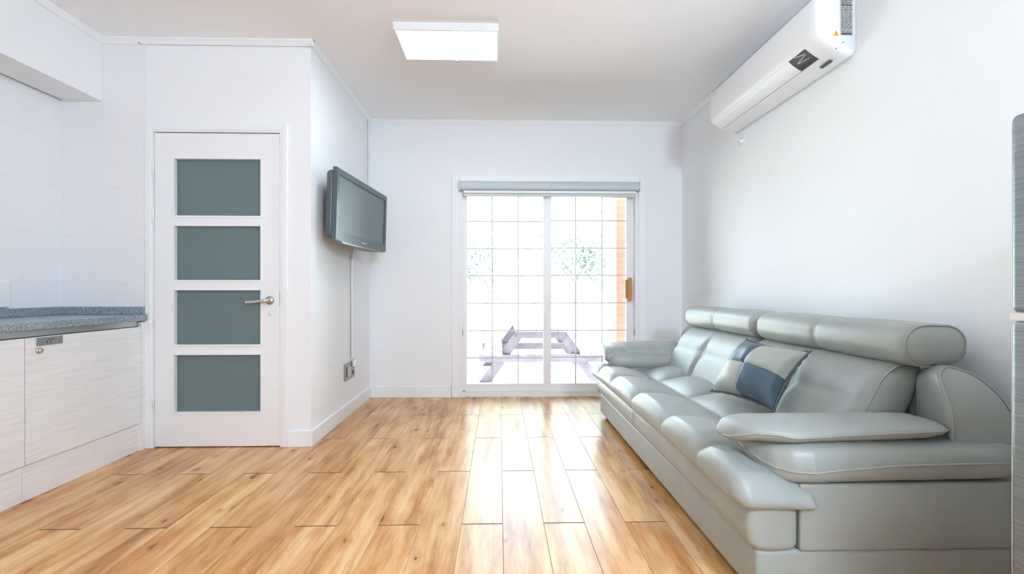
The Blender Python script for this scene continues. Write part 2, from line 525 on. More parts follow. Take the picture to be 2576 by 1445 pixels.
tube(b, [(hx, py0-.008, hz), (hx, py0-.036, hz), (hx-.008, py0-.046, hz), (hx-.03, py0-.050, hz-.002), (hx-.08, py0-.050, hz-.008), (hx-.125, py0-.048, hz-.010), (hx-.140, py0-.046, hz-.010)],
     [.010, .010, .010, .0095, .009, .010, .007], 14)
for v in b.verts:                          # flattened lever
    pass
obj('lever', b, M['chrome'], door, True)
b = B(); cyl(b, (hx+.004, py0-.003, hz-.085), 'y', .013, .004, 20)
obj('keyhole_plate', b, M['plastic'], door, True)
for z in (1.765, 1.475, .30):
    b = B(); cyl(b, (lx0-.004, py0-.008, z-.045), 'z', .006, .09, 14)
    obj('hinge', b, M['plastic'], door, True)
b = B(); box(b, lx1-.001, lx1+.004, py0-.003, py0+.004, .90, 1.0)
obj('strike_plate', b, M['metal_d'], door)

# ------------------------------------------------------------------ sliding patio door (window_1)
win = bpy.data.objects.new('window_1', None); win.location = ((WX0+WX1)/2, YB, 0); link(win); props(win, kind='structure')
b = B()
fx0, fx1 = WX0, WX1
box(b, fx0, fx0+.028, YB+.0, YB+T, 0, WZ1); box(b, fx1-.028, fx1, YB, YB+T, 0, WZ1)
box(b, fx0+.028, fx1-.028, YB, YB+T, WZ1-.03, WZ1); box(b, fx0+.028, fx1-.028, YB+.0, YB+T, -.02, .048)
box(b, fx0+.028, fx1-.028, YB+.055, YB+.065, .048, .060)
obj('frame', b, M['upvc'], win)
b = B()
box(b, WX0-.072, WX0-.002, YB-.016, YB, 0, WZ1+.07, .005); box(b, WX1+.002, WX1+.072, YB-.016, YB, 0, WZ1+.07, .005)
box(b, WX0-.002, WX1+.002, YB-.016, YB, WZ1+.002, WZ1+.07, .005)
obj('casing', b, M['trim'], win)

def sash(x0, x1, y0, gx0, gx1, gz0, gz1, mx, mz):
    s = B()
    y1 = y0+.035
    box(s, x0, gx0, y0, y1, .050, WZ1-.032); box(s, gx1, x1, y0, y1, .050, WZ1-.032)
    box(s, gx0, gx1, y0, y1, .050, gz0); box(s, gx0, gx1, y0, y1, gz1, WZ1-.032)
    s = obj('sash', s, M['upvc'], win)
    b = B(); box(b, gx0, gx1, y0+.017, y0+.021, gz0, gz1)
    obj('glass_pane', b, M['glass'], s, label='clear glass pane')
    b = B()
    for x in mx: box(b, x-.0055, x+.0055, y0+.010, y0+.0165, gz0, gz1)
    for z in mz: box(b, gx0, gx1, y0+.009, y0+.0165, z-.0055, z+.0055)
    obj('muntin_grid', b, M['muntin'], s)
    return s
def WXp(px, Y): return (Y*math.tan(math.atan((px-1288)/1190)+math.atan(32/1190)))
def WZp(py, Y): return 1-(py-732)/1190*Y*1.001
yl, yr = YB+.022, YB+.062
s1 = sash(WXp(1160.5, yl), WXp(1386, yl), yl, WXp(1174.5, yl), WXp(1367, yl), WZp(966, yl), WZp(496, yl),
          [WXp(p, yl) for p in (1238.3, 1303.5)], [WZp(p, yl) for p in (557.5, 626.2, 694.3, 763.3, 832.3, 901)])
s2 = sash(WXp(1369, yr), WXp(1597, yr), yr, WXp(1386.5, yr), WXp(1575.5, yr), WZp(966, yr), WZp(496, yr),
          [WXp(p, yr) for p in (1448.6, 1515.2)], [WZp(p, yr) for p in (554.5, 624, 693, 762.5, 832, 899.5)])
b = B(); box(b, WXp(1577, yr), WXp(1587, yr), yr-.040, yr, WZp(757, yr), WZp(699, yr), .006)
box(b, WXp(1571, yr), WXp(1577, yr), yr-.030, yr-.002, WZp(752, yr), WZp(704, yr), .003)
obj('pull_handle', b, M['brass'], s2, label='brown pull handle')
for x in (WX0+.028, WX1-.034):
    b = B(); box(b, x, x+.006, YB+.004, YB+.02, .572, .632, .001)
    obj('latch', b, M['metal_d'], win)
b = B(); box(b, WX0+.030, WX0+.058, YB+.004, YB+.018, .049, .058, .002); obj('guide_stop', b, M['metal_d'], win)

# roller blind cassette across the head
rb = thing('roller_blind', 'blue grey roller blind cassette rolled up along the top of the patio door', 'blind', ((WX0+WX1)/2, YB, 1.94))
for i, (x0, x1) in enumerate(((-.366, .472), (.474, 1.312))):
    b = B()
    prof = []
    for k in range(9):
        a = PI/2*k/8
        prof.append((YB-.062+.03*(1-math.sin(a))-.0, 1.985+.030*(1-math.cos(a)) if False else 0))
    pts = [(YB-.004, 2.018), (YB-.050, 2.018), (YB-.060, 2.012), (YB-.066, 2.000), (YB-.068, 1.980), (YB-.064, 1.956), (YB-.054, 1.942), (YB-.004, 1.938)]
    prism(b, pts, 'x', x0, x1)
    obj('cassette', b, M['blind'], rb)
for x in (-.374, 1.312):
    b = B(); box(b, x, x+.008, YB-.072, YB-.002, 1.932, 2.020, .002); obj('end_cap', b, M['plastic_g'], rb)
b = B(); box(b, -.335, 1.283, YB-.045, YB-.010, 1.912, 1.938, .003); obj('valance', b, M['plastic'], rb)
b = B(); box(b, -.335, 1.283, YB-.038, YB-.012, 1.884, 1.911, .005); obj('bottom_rail', b, M['muntin'], rb)

# ------------------------------------------------------------------ ceiling light
def ceiling_light(label, x0, x1, y0, y1, mat):
    zb = 2.555
    cl = thing('ceiling_light', label, 'ceiling light', ((x0+x1)/2, (y0+y1)/2, ZC))
    b = B()
    for (a, c, d, e) in ((x0, x1, y0, y0+.012), (x0, x1, y1-.012, y1), (x0, x0+.012, y0+.012, y1-.012), (x1-.012, x1, y0+.012, y1-.012)):
        box(b, a, c, d, e, zb, ZC)
    obj('frame', b, M['plastic'], cl)
    b = B(); box(b, x0+.012, x1-.012, y0+.012, y1-.012, zb+.004, zb+.012); obj('diffuser', b, mat, cl, label='glowing white diffuser')
    b = B(); cyl(b, ((x0+x1)/2+.035, y1-.006, zb-.010), 'z', .008, .010, 16); obj('thumb_screw', b, M['metal_d'], cl, True)
    return cl
ceiling_light('lit white ceiling panel light in a slim white frame above the sofa area', -.632, -.004, 2.83, 3.205, M['lamp'])
pd = thing('fill_lamp', 'added unseen globe lamp giving fill light near the refrigerator', 'fill lamp', (1.30, -.95, ZC))  # added lamp out of view, brightens walls and ceiling
b = B(); cyl(b, (1.30, -.95, ZC-.03), 'z', .05, .03, 24); obj('canopy', b, M['plastic'], pd, True)
b = B(); cyl(b, (1.30, -.95, 2.36), 'z', .008, ZC-.03-2.36, 12); obj('stem', b, M['chrome'], pd, True)
b = B(); bmesh.ops.create_uvsphere(b, u_segments=32, v_segments=20, radius=.17, matrix=Matrix.Translation((1.30, -.95, 2.2))); obj('globe', b, M['fill_glow'], pd, True, 'glowing globe of the added fill lamp')

# ------------------------------------------------------------------ air conditioner
ac = thing('air_conditioner', 'white split air conditioner unit high on the right wall', 'air conditioner', (XR, 2.85, 2.17))
ya, yb = 2.262, 3.432
prof = [(XR-.002, 2.452), (1.575, 2.452), (1.553, 2.447), (1.541, 2.436), (1.537, 2.42), (1.536, 2.34), (1.537, 2.26), (1.541, 2.243), (1.551, 2.229),
        (1.575, 2.209), (1.600, 2.192), (1.625, 2.178), (1.650, 2.166), (1.680, 2.155), (1.705, 2.150), (XR-.002, 2.150)]
b = B(); 
def ac_ring(y, k):
    cx, cz = 1.66, 2.31
    return [b.verts.new((cx+(p[0]-cx)*(k if p[0] < XR-.01 else 1), y, cz+(p[1]-cz)*(1-(1-k)*.8))) for p in prof]
rings = [ac_ring(y, k) for y, k in ((ya, .80), (ya+.006, .90), (ya+.018, .965), (ya+.04, 1), (yb-.03, 1), (yb-.012, .97), (yb-.003, .92), (yb, .85))]
n = len(prof)
for A, C in zip(rings, rings[1:]):
    for k in range(n): b.faces.new((A[k], A[(k+1) % n], C[(k+1) % n], C[k]))
b.faces.new(rings[0]); b.faces.new(rings[-1])
o = obj('body', b, M['plastic'], ac, True)
def ac_surf(pts, y0, y1, lift):
    """strip that follows the underside of the unit between two profile points"""
    b = B(); R = []
    nx, nz = -.62, -.78
    for y in (y0, y1):
        R.append(([b.verts.new((x+nx*lift, y, z+nz*lift)) for x, z in pts], [b.verts.new((x-nx*.004, y, z-nz*.004)) for x, z in pts]))
    (a0, c0), (a1, c1) = R
    m = len(pts)
    for k in range(m-1):
        b.faces.new((a0[k], a0[k+1], a1[k+1], a1[k])); b.faces.new((c0[k], c1[k], c1[k+1], c0[k+1]))
        b.faces.new((a0[k], c0[k], c0[k+1], a0[k+1])); b.faces.new((a1[k], a1[k+1], c1[k+1], c1[k]))
    b.faces.new((a0[0], a1[0], c1[0], c0[0])); b.faces.new((a0[-1], c0[-1], c1[-1], a1[-1]))
    return b
lou = [(1.551, 2.229), (1.575, 2.209), (1.600, 2.192), (1.622, 2.180)]
obj('louver', ac_surf(lou, 2.497, 3.395, .0025), M['plastic'], ac)
obj('display_window', ac_surf(lou, 2.362, 2.492, .0030), M['black_gloss'], ac, label='black glossy display window')
# reflections on the dark window, modelled as pale zigzag streaks
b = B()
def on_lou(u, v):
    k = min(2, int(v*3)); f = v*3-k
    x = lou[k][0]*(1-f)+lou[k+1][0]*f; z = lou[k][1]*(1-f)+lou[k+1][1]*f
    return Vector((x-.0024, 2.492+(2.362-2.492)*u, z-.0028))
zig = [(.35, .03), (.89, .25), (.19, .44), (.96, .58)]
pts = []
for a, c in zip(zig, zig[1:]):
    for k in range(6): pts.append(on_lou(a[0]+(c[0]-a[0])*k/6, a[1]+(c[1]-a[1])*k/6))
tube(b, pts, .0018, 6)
obj('display_reflection', b, M['print_glint'], ac)
b = B(); tube(b, [(1.6232, 2.36, 2.1785), (1.6232, 3.395, 2.1785)], .0022, 6); obj('lower_gap', b, M['seam'], ac)
b = B(); tube(b, [(1.5505, 2.50, 2.2288), (1.5505, 3.395, 2.2288)], .0010, 6); obj('upper_gap', b, M['plastic_g'], ac)
b = B(); tube(b, [(1.552, ya+.04, 2.4485), (1.552, yb-.03, 2.4485)], .0022, 6); obj('front_panel_gap', b, M['seam'], ac)
b = B(); box(b, 1.655, 1.672, 2.33, 2.40, 2.149, 2.158, .001); obj('sensor_slot', b, M['label_d'], ac)
b = B()
pts = []
yl_ = ya-.0005
box(b, 1.662, 1.722, yl_-.0008, yl_+.0, 2.246, 2.445)
o = obj('rating_label', b, M['label_g'], ac, label='grey printed rating label')
b = B()
z = 2.436; rnd = random.Random(3)
while z > 2.262:
    h = rnd.choice((.0022, .003, .0022, .004)); x = 1.666
    while x < 1.714:
        w = rnd.uniform(.006, .018); box(b, x, min(x+w, 1.718), yl_-.0014, yl_-.0008, z-h, z); x += w+rnd.uniform(.002, .008)
    z -= h+rnd.uniform(.003, .006)
box(b, 1.666, 1.718, yl_-.0016, yl_-.0008, 2.392, 2.396); box(b, 1.666, 1.718, yl_-.0016, yl_-.0008, 2.249, 2.257)
obj('label_text', b, M['label_d'], o)
b = B(); prism(b, [(1.626, 2.243), (1.656, 2.243), (1.641, 2.270)], 'y', yl_-.0008, yl_)
o = obj('warning_sticker', b, M['yellow'], ac, label='yellow warning triangle')
b = B(); box(b, 1.640, 1.6425, yl_-.0013, yl_-.0008, 2.251, 2.262); box(b, 1.640, 1.6425, yl_-.0013, yl_-.0008, 2.246, 2.2485)
obj('exclamation_mark', b, M['label_d'], o)
for x, z in ((1.642, 2.182), (1.676, 2.212)):
    b = B(); cyl(b, (x, yl_-.001, z), 'y', .0028, .002, 10); obj('screw_hole', b, M['label_d'], ac)

# small bracket on the wall below it
wb = thing('wall_bracket', 'small white plastic bracket on the right wall under the air conditioner', 'bracket', (XR, 3.35, 2.07))
b = B(); box(b, XR-.006, XR, 3.30, 3.40, 2.045, 2.105, .002); obj('plate', b, M['plastic'], wb)
for y in (3.31, 3.365):
    b = B(); box(b, XR-.030, XR-.006, y, y+.025, 2.050, 2.080, .003); obj('clip', b, M['plastic'], wb)
b = B(); cyl(b, (XR-.009, 3.35, 2.095), 'x', .004, .003, 10); obj('screw', b, M['metal_d'], wb)

# ------------------------------------------------------------------ television on the partition
tv = thing('television', 'dark grey flat television tilted on its bracket on the partition wall', 'television', (XT, 3.62, 1.58))
Pn, Pf = Vector((-1.075, 3.145, 0)), Vector((-.985, 4.155, 0))      # near and far foot of the screen plane
ux = (Pf-Pn).normalized(); tvw = (Pf-Pn).length
tilt = math.radians(1.6)
nrm = Vector((ux.y, -ux.x, 0))
upv = (Vector((0, 0, 1))*math.cos(tilt)+nrm*math.sin(tilt)).normalized()
nv = ux.cross(upv); nv = nv if nv.dot(nrm) > 0 else -nv
TV0 = Vector((Pn.x-.004, Pn.y, 1.338))
tvh = .482
def TP(u, v, d): return TV0+ux*u+upv*v+nv*d
def tv_map(bm):
    for v in bm.verts: v.co = TP(v.co.x, v.co.z, v.co.y)
    return bm
b = B()                                   # frame of four bars with a bowed lower edge
fw = .048
def bow(u): return -.030*(1-((u/tvw-.5)*2)**2)
def rect_frame(b):
    N = 24
    us = [tvw*i/N for i in range(N+1)]
    outer = [(u, bow(u)) for u in us]+[(tvw-.004, tvh), (.004, tvh)]
    inner = [(fw+(tvw-2*fw)*i/N, .062) for i in range(N+1)]+[(tvw-fw, tvh-.042), (fw, tvh-.042)]
    F = [[b.verts.new((p[0], d, p[1])) for p in outer] for d in (-.03, -.004)]
    F2 = [b.verts.new((p[0]+(.006 if p[0] < tvw/2 else -.006), 0, p[1]+(.006 if p[1] < tvh/2 else -.006))) for p in outer]
    I = [b.verts.new((p[0], 0, p[1])) for p in inner]
    I2 = [b.verts.new((p[0], -.012, p[1])) for p in inner]
    n = len(outer)
    seq = [F[0], F[1], F2, I, I2]
    for A, C in zip(seq, seq[1:]):
        for k in range(n): b.faces.new((A[k], A[(k+1) % n], C[(k+1) % n], C[k]))
    b.faces.new(F[0])
rect_frame(b); obj('bezel', tv_map(b), M['tvbody'], tv)
b = B(); box(b, fw-.003, tvw-fw+.003, -.011, -.009, .058, tvh-.038); obj('screen', tv_map(b), M['tvscreen'], tv, label='grey switched-off screen')
b = B(); soft(b, .012, tvw-.012, -.085, -.026, .012, tvh-.012, (.03, .03, .03), .1, 4); obj('back_housing', tv_map(b), M['tvbody'], tv, True)
b = B(); box(b, tvw*.45, tvw*.55, 0, .0015, .020, .027, .0005); obj('logo', tv_map(b), M['print_glint'], tv, label='small pale maker mark')
b = B(); box(b, .10, tvw-.1, -.012, .004, -.014, -.006); tv_map(b); obj('speaker_bar', b, M['metal_d'], tv)
b = B()
box(b, XT, XT+.012, 3.55, 3.75, 1.45, 1.72, .002)
c = TP(tvw*.5, tvh*.5, -.08)
box(b, XT+.012, c.x+.012, 3.60, 3.70, 1.53, 1.64, .004)
obj('wall_mount', b, M['metal_d'], tv)

cc = thing('cable_cover', 'slim white cable cover running down the wall from the television to the socket', 'cable cover', (XT, 3.895, .44))
b = B(); box(b, XT, XT+.016, 3.880, 3.912, .445, 1.36, .004); obj('channel', b, M['plastic'], cc)
b = B(); tube(b, [(XT+.020, 3.875, 1.37), (XT+.006, 3.876, 1.2), (XT+.006, 3.876, .46)], .0035, 8); obj('cable', b, M['plastic_g'], cc, True)

cb = thing('corner_cable', 'thin grey cable running down the wall corner above the television', 'cable', (XT+.01, 4.36, 2.0))
b = B(); tube(b, [(XT+.006, 4.36, 2.57), (XT+.006, 4.36, 2.3), (XT+.007, 4.362, 2.0), (XT+.012, 4.33, 1.8), (XT+.03, 4.15, 1.62), (XT+.05, 3.9, 1.58)], .004, 8)
obj('wire', b, M['plastic_g'], cb, True)

sk = thing('wall_socket', 'grey metal double wall socket with a white plug low on the partition wall', 'socket', (XT, 3.84, .28))
b = B(); box(b, XT, XT+.010, 3.715, 3.965, .290, .428, .006); obj('plate', b, M['metal_d'], sk)
b = B(); box(b, XT+.008, XT+.012, 3.742, 3.775, .318, .398, .002); obj('rocker', b, M['dark'], sk)
b = B(); box(b, XT+.008, XT+.012, 3.89, 3.935, .315, .350, .004); obj('outlet', b, M['dark'], sk)
b = B(); box(b, XT+.008, XT+.011, 3.79, 3.86, .312, .392, .003); obj('insert', b, M['alu'], sk)
b = B(); soft(b, XT+.008, XT+.040, 3.885, 3.945, .375, .432, .012, .05, 4); tube(b, [(XT+.024, 3.915, .425), (XT+.022, 3.905, .45), (XT+.012, 3.897, .47)], .004, 8)
obj('plug', b, M['plastic'], sk, True, 'white plug with lead')

# ------------------------------------------------------------------ kitchen
XF = -2.24
def cabinet(y0, y1, label, grp, right_filler):
    c = thing('base_cabinet', label, 'cabinet', ((XK+XF)/2, (y0+y1)/2, 0), grp)
    b = B(); box(b, XK+.005, XF-.020, y0+.001, y1-.001, .17, .772); obj('body', b, M['cab'], c)
    b = B(); box(b, XF-.018, XF, y0+.0025, y1-.0025, .172, .775, .0015)
    d = obj('door', b, M['cab'], c)
    b = B(); box(b, XF, XF+.005, y0+.052, y0+.187, .732, .771, .001); h = obj('handle_plate', b, M['metal_d'], d, label='dull metal finger-pull plate')
    b = B()
    for k in range(3):
        box(b, XF+.004, XF+.0062, y0+.105+k*.013, y0+.113+k*.013, .757, .760)
    box(b, XF+.004, XF+.0062, y0+.100, y0+.104, .742, .752)
    box(b, XF+.004, XF+.0062, y0+.118, y0+.122, .742, .752)
    d2 = obj('engraving', b, M['dark'], c)
    b = B(); cyl(b, (XF, y0+.062, .709), 'x', .013, .006, 20); cyl(b, (XF+.006, y0+.062, .709), 'x', .009, .010, 20, .011)
    obj('lock_knob', b, M['chrome'], d, True, 'round chrome lock knob')
    b = B(); box(b, XK+.02, XF-.014, y0, y1-(.0 if not right_filler else .0), 0, .166); obj('plinth', b, M['cab'], c)
    if right_filler:
        b = B(); box(b, XF-.02, XF+.002, y1, YD-.008, 0, .805); obj('filler_panel', b, M['cab'], c)
    return c
cabinet(2.298, 3.020, 'pale wood kitchen base cabinet beside the glazed door', 'kitchen base cabinets', True)
cabinet(1.56, 2.296, 'pale wood kitchen base cabinet cut off by the left edge, left of the seam', 'kitchen base cabinets', False)
ct = thing('countertop', 'speckled grey stone countertop on the pale kitchen cabinets', 'countertop', (-2.49, 2.3, .81))
b = B(); box(b, XK+.001, -2.222, 1.50, YD-.008, .812, .850, .004); obj('slab', b, M['granite'], ct)
b = B(); box(b, XK+.001, XK+.020, 1.50, YD-.026, .850, .900, .003); box(b, XK+.001, -2.240, YD-.026, YD-.007, .850, .900, .003); obj('backsplash', b, M['granite'], ct)
b = B(); box(b, XF-.045, XF-.020, 1.56, 3.018, .778, .811); obj('channel_profile', b, M['alu'], ct, label='recessed metal channel under the slab')
ks = thing('wall_box', 'white rounded plastic box on the tiled kitchen wall at the left edge', 'wall box', (XK, 2.66, .98))
b = B(); soft(b, XK, XK+.030, 2.60, 2.722, .905, 1.06, .012, .05, 4); obj('cover', b, M['plastic'], ks, True)
b = B(); box(b, XK+.029, XK+.032, 2.64, 2.69, .95, 1.01, .001); obj('switch', b, M['plastic'], ks)

hk = thing('ceiling_hook', 'tiny metal hook under the coving above the glazed door', 'hook', (-2.262, YD-.04, 2.57))
b = B(); tube(b, [(-2.262, YD-.03, 2.566), (-2.262, YD-.045, 2.556), (-2.258, YD-.05, 2.548), (-2.25, YD-.045, 2.545), (-2.246, YD-.04, 2.551)], .0022, 8)
obj('wire_hook', b, M['metal_d'], hk, True)

# ------------------------------------------------------------------ refrigerator
fr = thing('refrigerator', 'brushed steel two-door refrigerator cut off by the right edge', 'refrigerator', (1.44, .76, 0))
fy0, fy1 = .46, 1.034
b = B(); box(b, 1.205, 1.715, fy0+.006, fy1-.006, .03, 1.385, .008); obj('body', b, M['plastic_g'], fr)
for z0, z1, nm in ((.07, .932, 'lower_door'), (.952, 1.392, 'upper_door')):
    b = B(); soft(b, 1.150, 1.203, fy0, fy1, z0, z1, (.006, .012, .014), .3, 4); d = obj(nm, b, M['steel'], fr, True)
    b = B(); box(b, 1.156, 1.203, fy1-.0005, fy1+.0035, z0+.012, z1-.012, .001); obj('edge_trim', b, M['plastic'], d, label='white edge strip')
b = B(); box(b, 1.152, 1.205, fy0, fy1+.003, .9335, .9505, .002); obj('grip_strip', b, M['plastic'], fr, label='white strip between the doors')
for x, y in ((1.24, fy0+.04), (1.24, fy1-.04), (1.68, fy0+.04), (1.68, fy1-.04)):
    b = B(); cyl(b, (x, y, 0), 'z', .018, .032, 14); obj('foot', b, M['dark'], fr, True)

# ------------------------------------------------------------------ sofa
YA, YZ = 1.445, 3.785
YM = (YA+YZ)/2
so = thing('sofa', 'long grey green leather sofa with padded arms and headrests along the right wall', 'sofa', (1.22, YM, 0))
LE = M['leather']
def my(y): return 2*YM-y
def mirror(bm):
    for v in bm.verts: v.co.y = my(v.co.y)
    return bm
def gs(x, s): return math.exp(-(x/s)**2)

b = B(); soft(b, .808, 1.640, YA+.02, YZ-.02, .032, .182, .014, .12, 3); obj('plinth', b, LE, so, True)
for x in (.86, 1.58):
    for y in (YA+.09, YM, YZ-.09):
        b = B(); cyl(b, (x, y, 0), 'z', .022, .036, 16, .026); obj('foot', b, M['dark'], so, True)

def d_rail(x, y, z):
    t = (z-.178)/.165
    if x < .9:
        x -= .022*math.sin(PI*max(0, min(1, t)))-.012
        x += .010*gs(y-2.70, .012)
    return x, y, z
b = B(); soft(b, .785, .941, YA+.008, YZ-.008, .178, .345, (.04, .026, .03), .03, 5, d_rail); obj('front_rail', b, LE, so, True)
for s in (0, 1):
    b = B(); soft(b, .944, 1.640, YA+.012, YA+.30, .180, .392, .010, .04, 3,
                  lambda x, y, z: (x, y-(.010*math.sin(PI*min(1, max(0, (z-.18)/.22)))*math.sin(PI*min(1, max(0, (x-.944)/.7))) if y < YA+.05 else 0), z))
    if s: mirror(b)
    obj('side_panel', b, LE, so, True)

# seat cushion with tufted pillows
YS = [YA-.30, 1.745, 2.132, 2.616, 3.110, 3.500, YZ+.30]
XM = 1.052
def puff(x, y):
    for a, c in zip(YS, YS[1:]):
        if a <= y <= c: break
    u = (y-a)/(c-a); f = max(0, 4*u*(1-u))**.36
    if x < XM:
        w = (XM-x)/(XM-.735); g = max(0, min(1, 1-(1-min(1, w*1.15))**2.4))
        if w > .88: f = f+(1-f)*min(1, (w-.88)/.12)*.5
    else:
        w = (x-XM)/(1.33-XM); g = max(0, 1-(1-min(1, w*1.3))**2.2)
    return f*g
def d_seat(x, y, z):
    z0, z1 = .312, .398
    t = max(0, min(1, (z-z0)/(z1-z0)))
    p = puff(x, y)
    y_ = y
    zz = z+t*t*(.063*p)
    # front edge of each pillow swells forward
    if x < .80: x -= .022*p*t
    # ends droop over the arm fronts
    e = max(0, (1.76-y)/.32, (y-(my(1.76)))/.32)
    e = min(1, e)
    zz -= t*(.058*e**2.2)*(.85+.30*max(0, min(1, (x-.76)/.2)))
    # gathers in the end pillow
    if e > 0 and t > .4 and .72 < x < .95:
        zz += .0045*math.sin(x*150+y*26)*gs(x-.82, .06)*gs(min(abs(y-1.60), abs(my(y)-1.60)), .07)
    if x > .980:
        k = min(1, (x-.980)/.03); k = k*k*(3-2*k)
        if y < 1.62: y_ = y+(1.62-y)*k*.9
        elif y > my(1.62): y_ = y-(y-my(1.62))*k*.9
    return x, y_, zz
b = B(); soft(b, .742, 1.33, YA-.012, YZ+.012, .312, .398, (.055, .060, .043), .0095, 7, d_seat); seat = obj('seat_cushion', b, LE, so, True)

# back cushions
def back_cushion(y0, y1):
    ym = (y0+y1)/2
    def d(x, y, z):
        t = (z-.36)/.375
        u = (y-y0)/(y1-y0)
        front = 1-max(0, min(1, (x-1.235)/.15))
        x2 = x+(z-.40)*.52
        hu = abs(u*2-1); zz = (z-.595)
        cell = (1-1.1*gs(y-ym, .018))*(1-.42*gs(zz, .010))*(1-.9*gs(y-ym, .05)*gs(zz, .04))
        end = max(0, min(1, (1-hu)*9))
        bul = .034*cell*(end**.5)*math.sin(PI*max(0, min(1, .12+.80*t)))
        x2 -= front*bul
        if front < .2 and z > .6:           # seam runs over the top as well
            z -= .008*gs(y-ym, .016)
        return x2, y, z
    b = B(); soft(b, 1.250, 1.430, y0, y1, .36, .738, (.075, .055, .085), .0165, 6, d)
    return obj('back_cushion', b, LE, so, True)
bc1 = back_cushion(1.680, YM+.004); bc2 = back_cushion(YM+.008, my(1.680))
def profile_line(y, x0, x1, z0, z1, rx, rz, sh, z_start):
    """front and top outline of the sheared rounded box"""
    pts = []
    z = z_start
    while z < z1-rz: pts.append((x0, z)); z += .03
    for k in range(9):
        a = PI/2*k/8; pts.append((x0+rx-rx*math.cos(a), z1-rz+rz*math.sin(a)))
    x = x0+rx+.02
    while x < x1-.03: pts.append((x, z1)); x += .03
    return [(x+(z-.40)*sh, y, z) for x, z in pts]
for cu, ye in ((bc1, 1.680+.018), (bc2, my(1.680)-.018)):
    b = B(); tube(b, profile_line(ye, 1.250+.008, 1.43, .36, .738-.002, .075, .085, .52, .42), .0042, 8); obj('piping', b, LE, cu, True)

# headrests
def headrest(y0, y1):
    ym = (y0+y1)/2
    def d(x, y, z):
        dx, dz = x-1.535, z-.806
        k = 1-.055*gs(y-ym, .013)
        sw = 1+.05*math.sin(PI*max(0, min(1, (y-y0)/(ym-y0) if y < ym else (y1-y)/(y1-ym))))
        return 1.535+dx*k*sw, y, .806+dz*k*sw
    b = B(); soft(b, 1.425, 1.650, y0, y1, .729, .880, (.078, .050, .066), .016, 7, d)
    return obj('headrest', b, LE, so, True)
hr1 = headrest(1.600, YM+.004); hr2 = headrest(YM+.008, my(1.600))
def ring(y, cx, cz, hx, hz, rx, rz, s=1):
    pts = []
    for q, (sx, sz) in enumerate(((1, 1), (-1, 1), (-1, -1), (1, -1))):
        for k in range(8):
            a = PI/2*q+PI/2*k/8
            pts.append((cx+sx*(hx-rx)+rx*math.cos(a), y, cz+sz*(hz-rz)+rz*math.sin(a)))
    return pts
for hd, y in ((hr1, 1.628), (hr2, my(1.628))):
    b = B(); tube(b, ring(y, 1.5375, .8045, .1085, .0735, .076, .064), .0038, 8, closed=True)
    obj('piping', b, LE, hd, True)
b = B(); tube(b, [(1.452, 1.613, .802), (1.50, 1.6005, .801), (1.58, 1.6005, .797), (1.625, 1.614, .795)], .0022, 6); obj('end_seam', b, LE, hr1, True)

# outer back frame and its rounded wings
b = B(); soft(b, 1.53, 1.655, 1.70, my(1.70), .18, .70, .03, .1, 4); obj('back_frame', b, LE, so, True)
def d_wing(x, y, z):
    t = max(0, (z-.47)/.27)
    k = max(0, (x-1.515)/.145)
    z2 = z-t*.075*k*k-t*.05*max(0, (y-1.48)/.19)**2*.4
    x2 = x+(y-1.475)*.30*max(0, 1-(x-1.45)/.21)
    y2 = y+.100*max(0, (z-.58)/.165)**2*max(0, 1-(y-1.475)/.22)*(1-.5*min(1, k))
    return x2, y2, z2
for s in (0, 1):
    b = B(); soft(b, 1.450, 1.664, 1.472, 1.692, .455, .745, (.085, .022, .075), .014, 7, d_wing)
    if s: mirror(b)
    w = obj('back_wing', b, LE, so, True)
    pts = []
    for z in [.48+.02*i for i in range(9)]: pts.append((1.454, z))
    for k in range(12):
        a = PI/2*k/11; pts.append((1.454+.081-.081*math.cos(a), .660+.082*math.sin(a)))
    for k in range(1, 12):
        a = PI/2*k/11; pts.append((1.579+.081*math.sin(a), .660+.082*math.cos(a)))
    P3 = [d_wing(x, 1.480, z) for x, z in pts]
    if s: P3 = [(x, my(y), z) for x, y, z in P3]
    b = B(); tube(b, P3, .0036, 8); obj('piping', b, LE, w, True)

# arm pads: upper cushion and lower roll
UP = [  # x, y outer, y inner, seam outer, seam inner, top, bottom
    (.765, 1.600, 1.640, .507, .510, .003, .003),
    (.773, 1.560, 1.662, .514, .514, .020, .016),
    (.792, 1.520, 1.680, .529, .524, .030, .028),
    (.822, 1.490, 1.690, .543, .534, .029, .036),
    (.868, 1.468, 1.694, .546, .538, .031, .038),
    (.930, 1.455, 1.694, .537, .536, .034, .030),
    (1.00, 1.453, 1.692, .540, .537, .034, .029),
    (1.09, 1.452, 1.690, .546, .540, .031, .033),
    (1.27, 1.452, 1.686, .552, .544, .028, .036),
    (1.37, 1.458, 1.680, .553, .546, .025, .034),
    (1.420, 1.468, 1.665, .553, .548, .024, .026),
    (1.443, 1.485, 1.640, .552, .548, .013, .014),
    (1.452, 1.505, 1.600, .551, .550, .003, .003)]
LP = [
    (.832, 1.620, 1.680, .474, .474, .006, .006),
    (.840, 1.580, 1.715, .462, .470, .028, .024),
    (.856, 1.530, 1.730, .446, .465, .050, .042),
    (.882, 1.480, 1.740, .436, .460, .066, .050),
    (.925, 1.450, 1.745, .433, .460, .080, .050),
    (.980, 1.437, 1.750, .434, .460, .082, .050),
    (1.08, 1.434, 1.752, .446, .460, .074, .058),
    (1.26, 1.433, 1.752, .457, .462, .062, .066),
    (1.50, 1.434, 1.752, .460, .462, .056, .068),
    (1.600, 1.436, 1.750, .461, .462, .055, .067),
    (1.640, 1.444, 1.745, .461, .462, .048, .056),
    (1.652, 1.460, 1.735, .461, .462, .024, .030)]
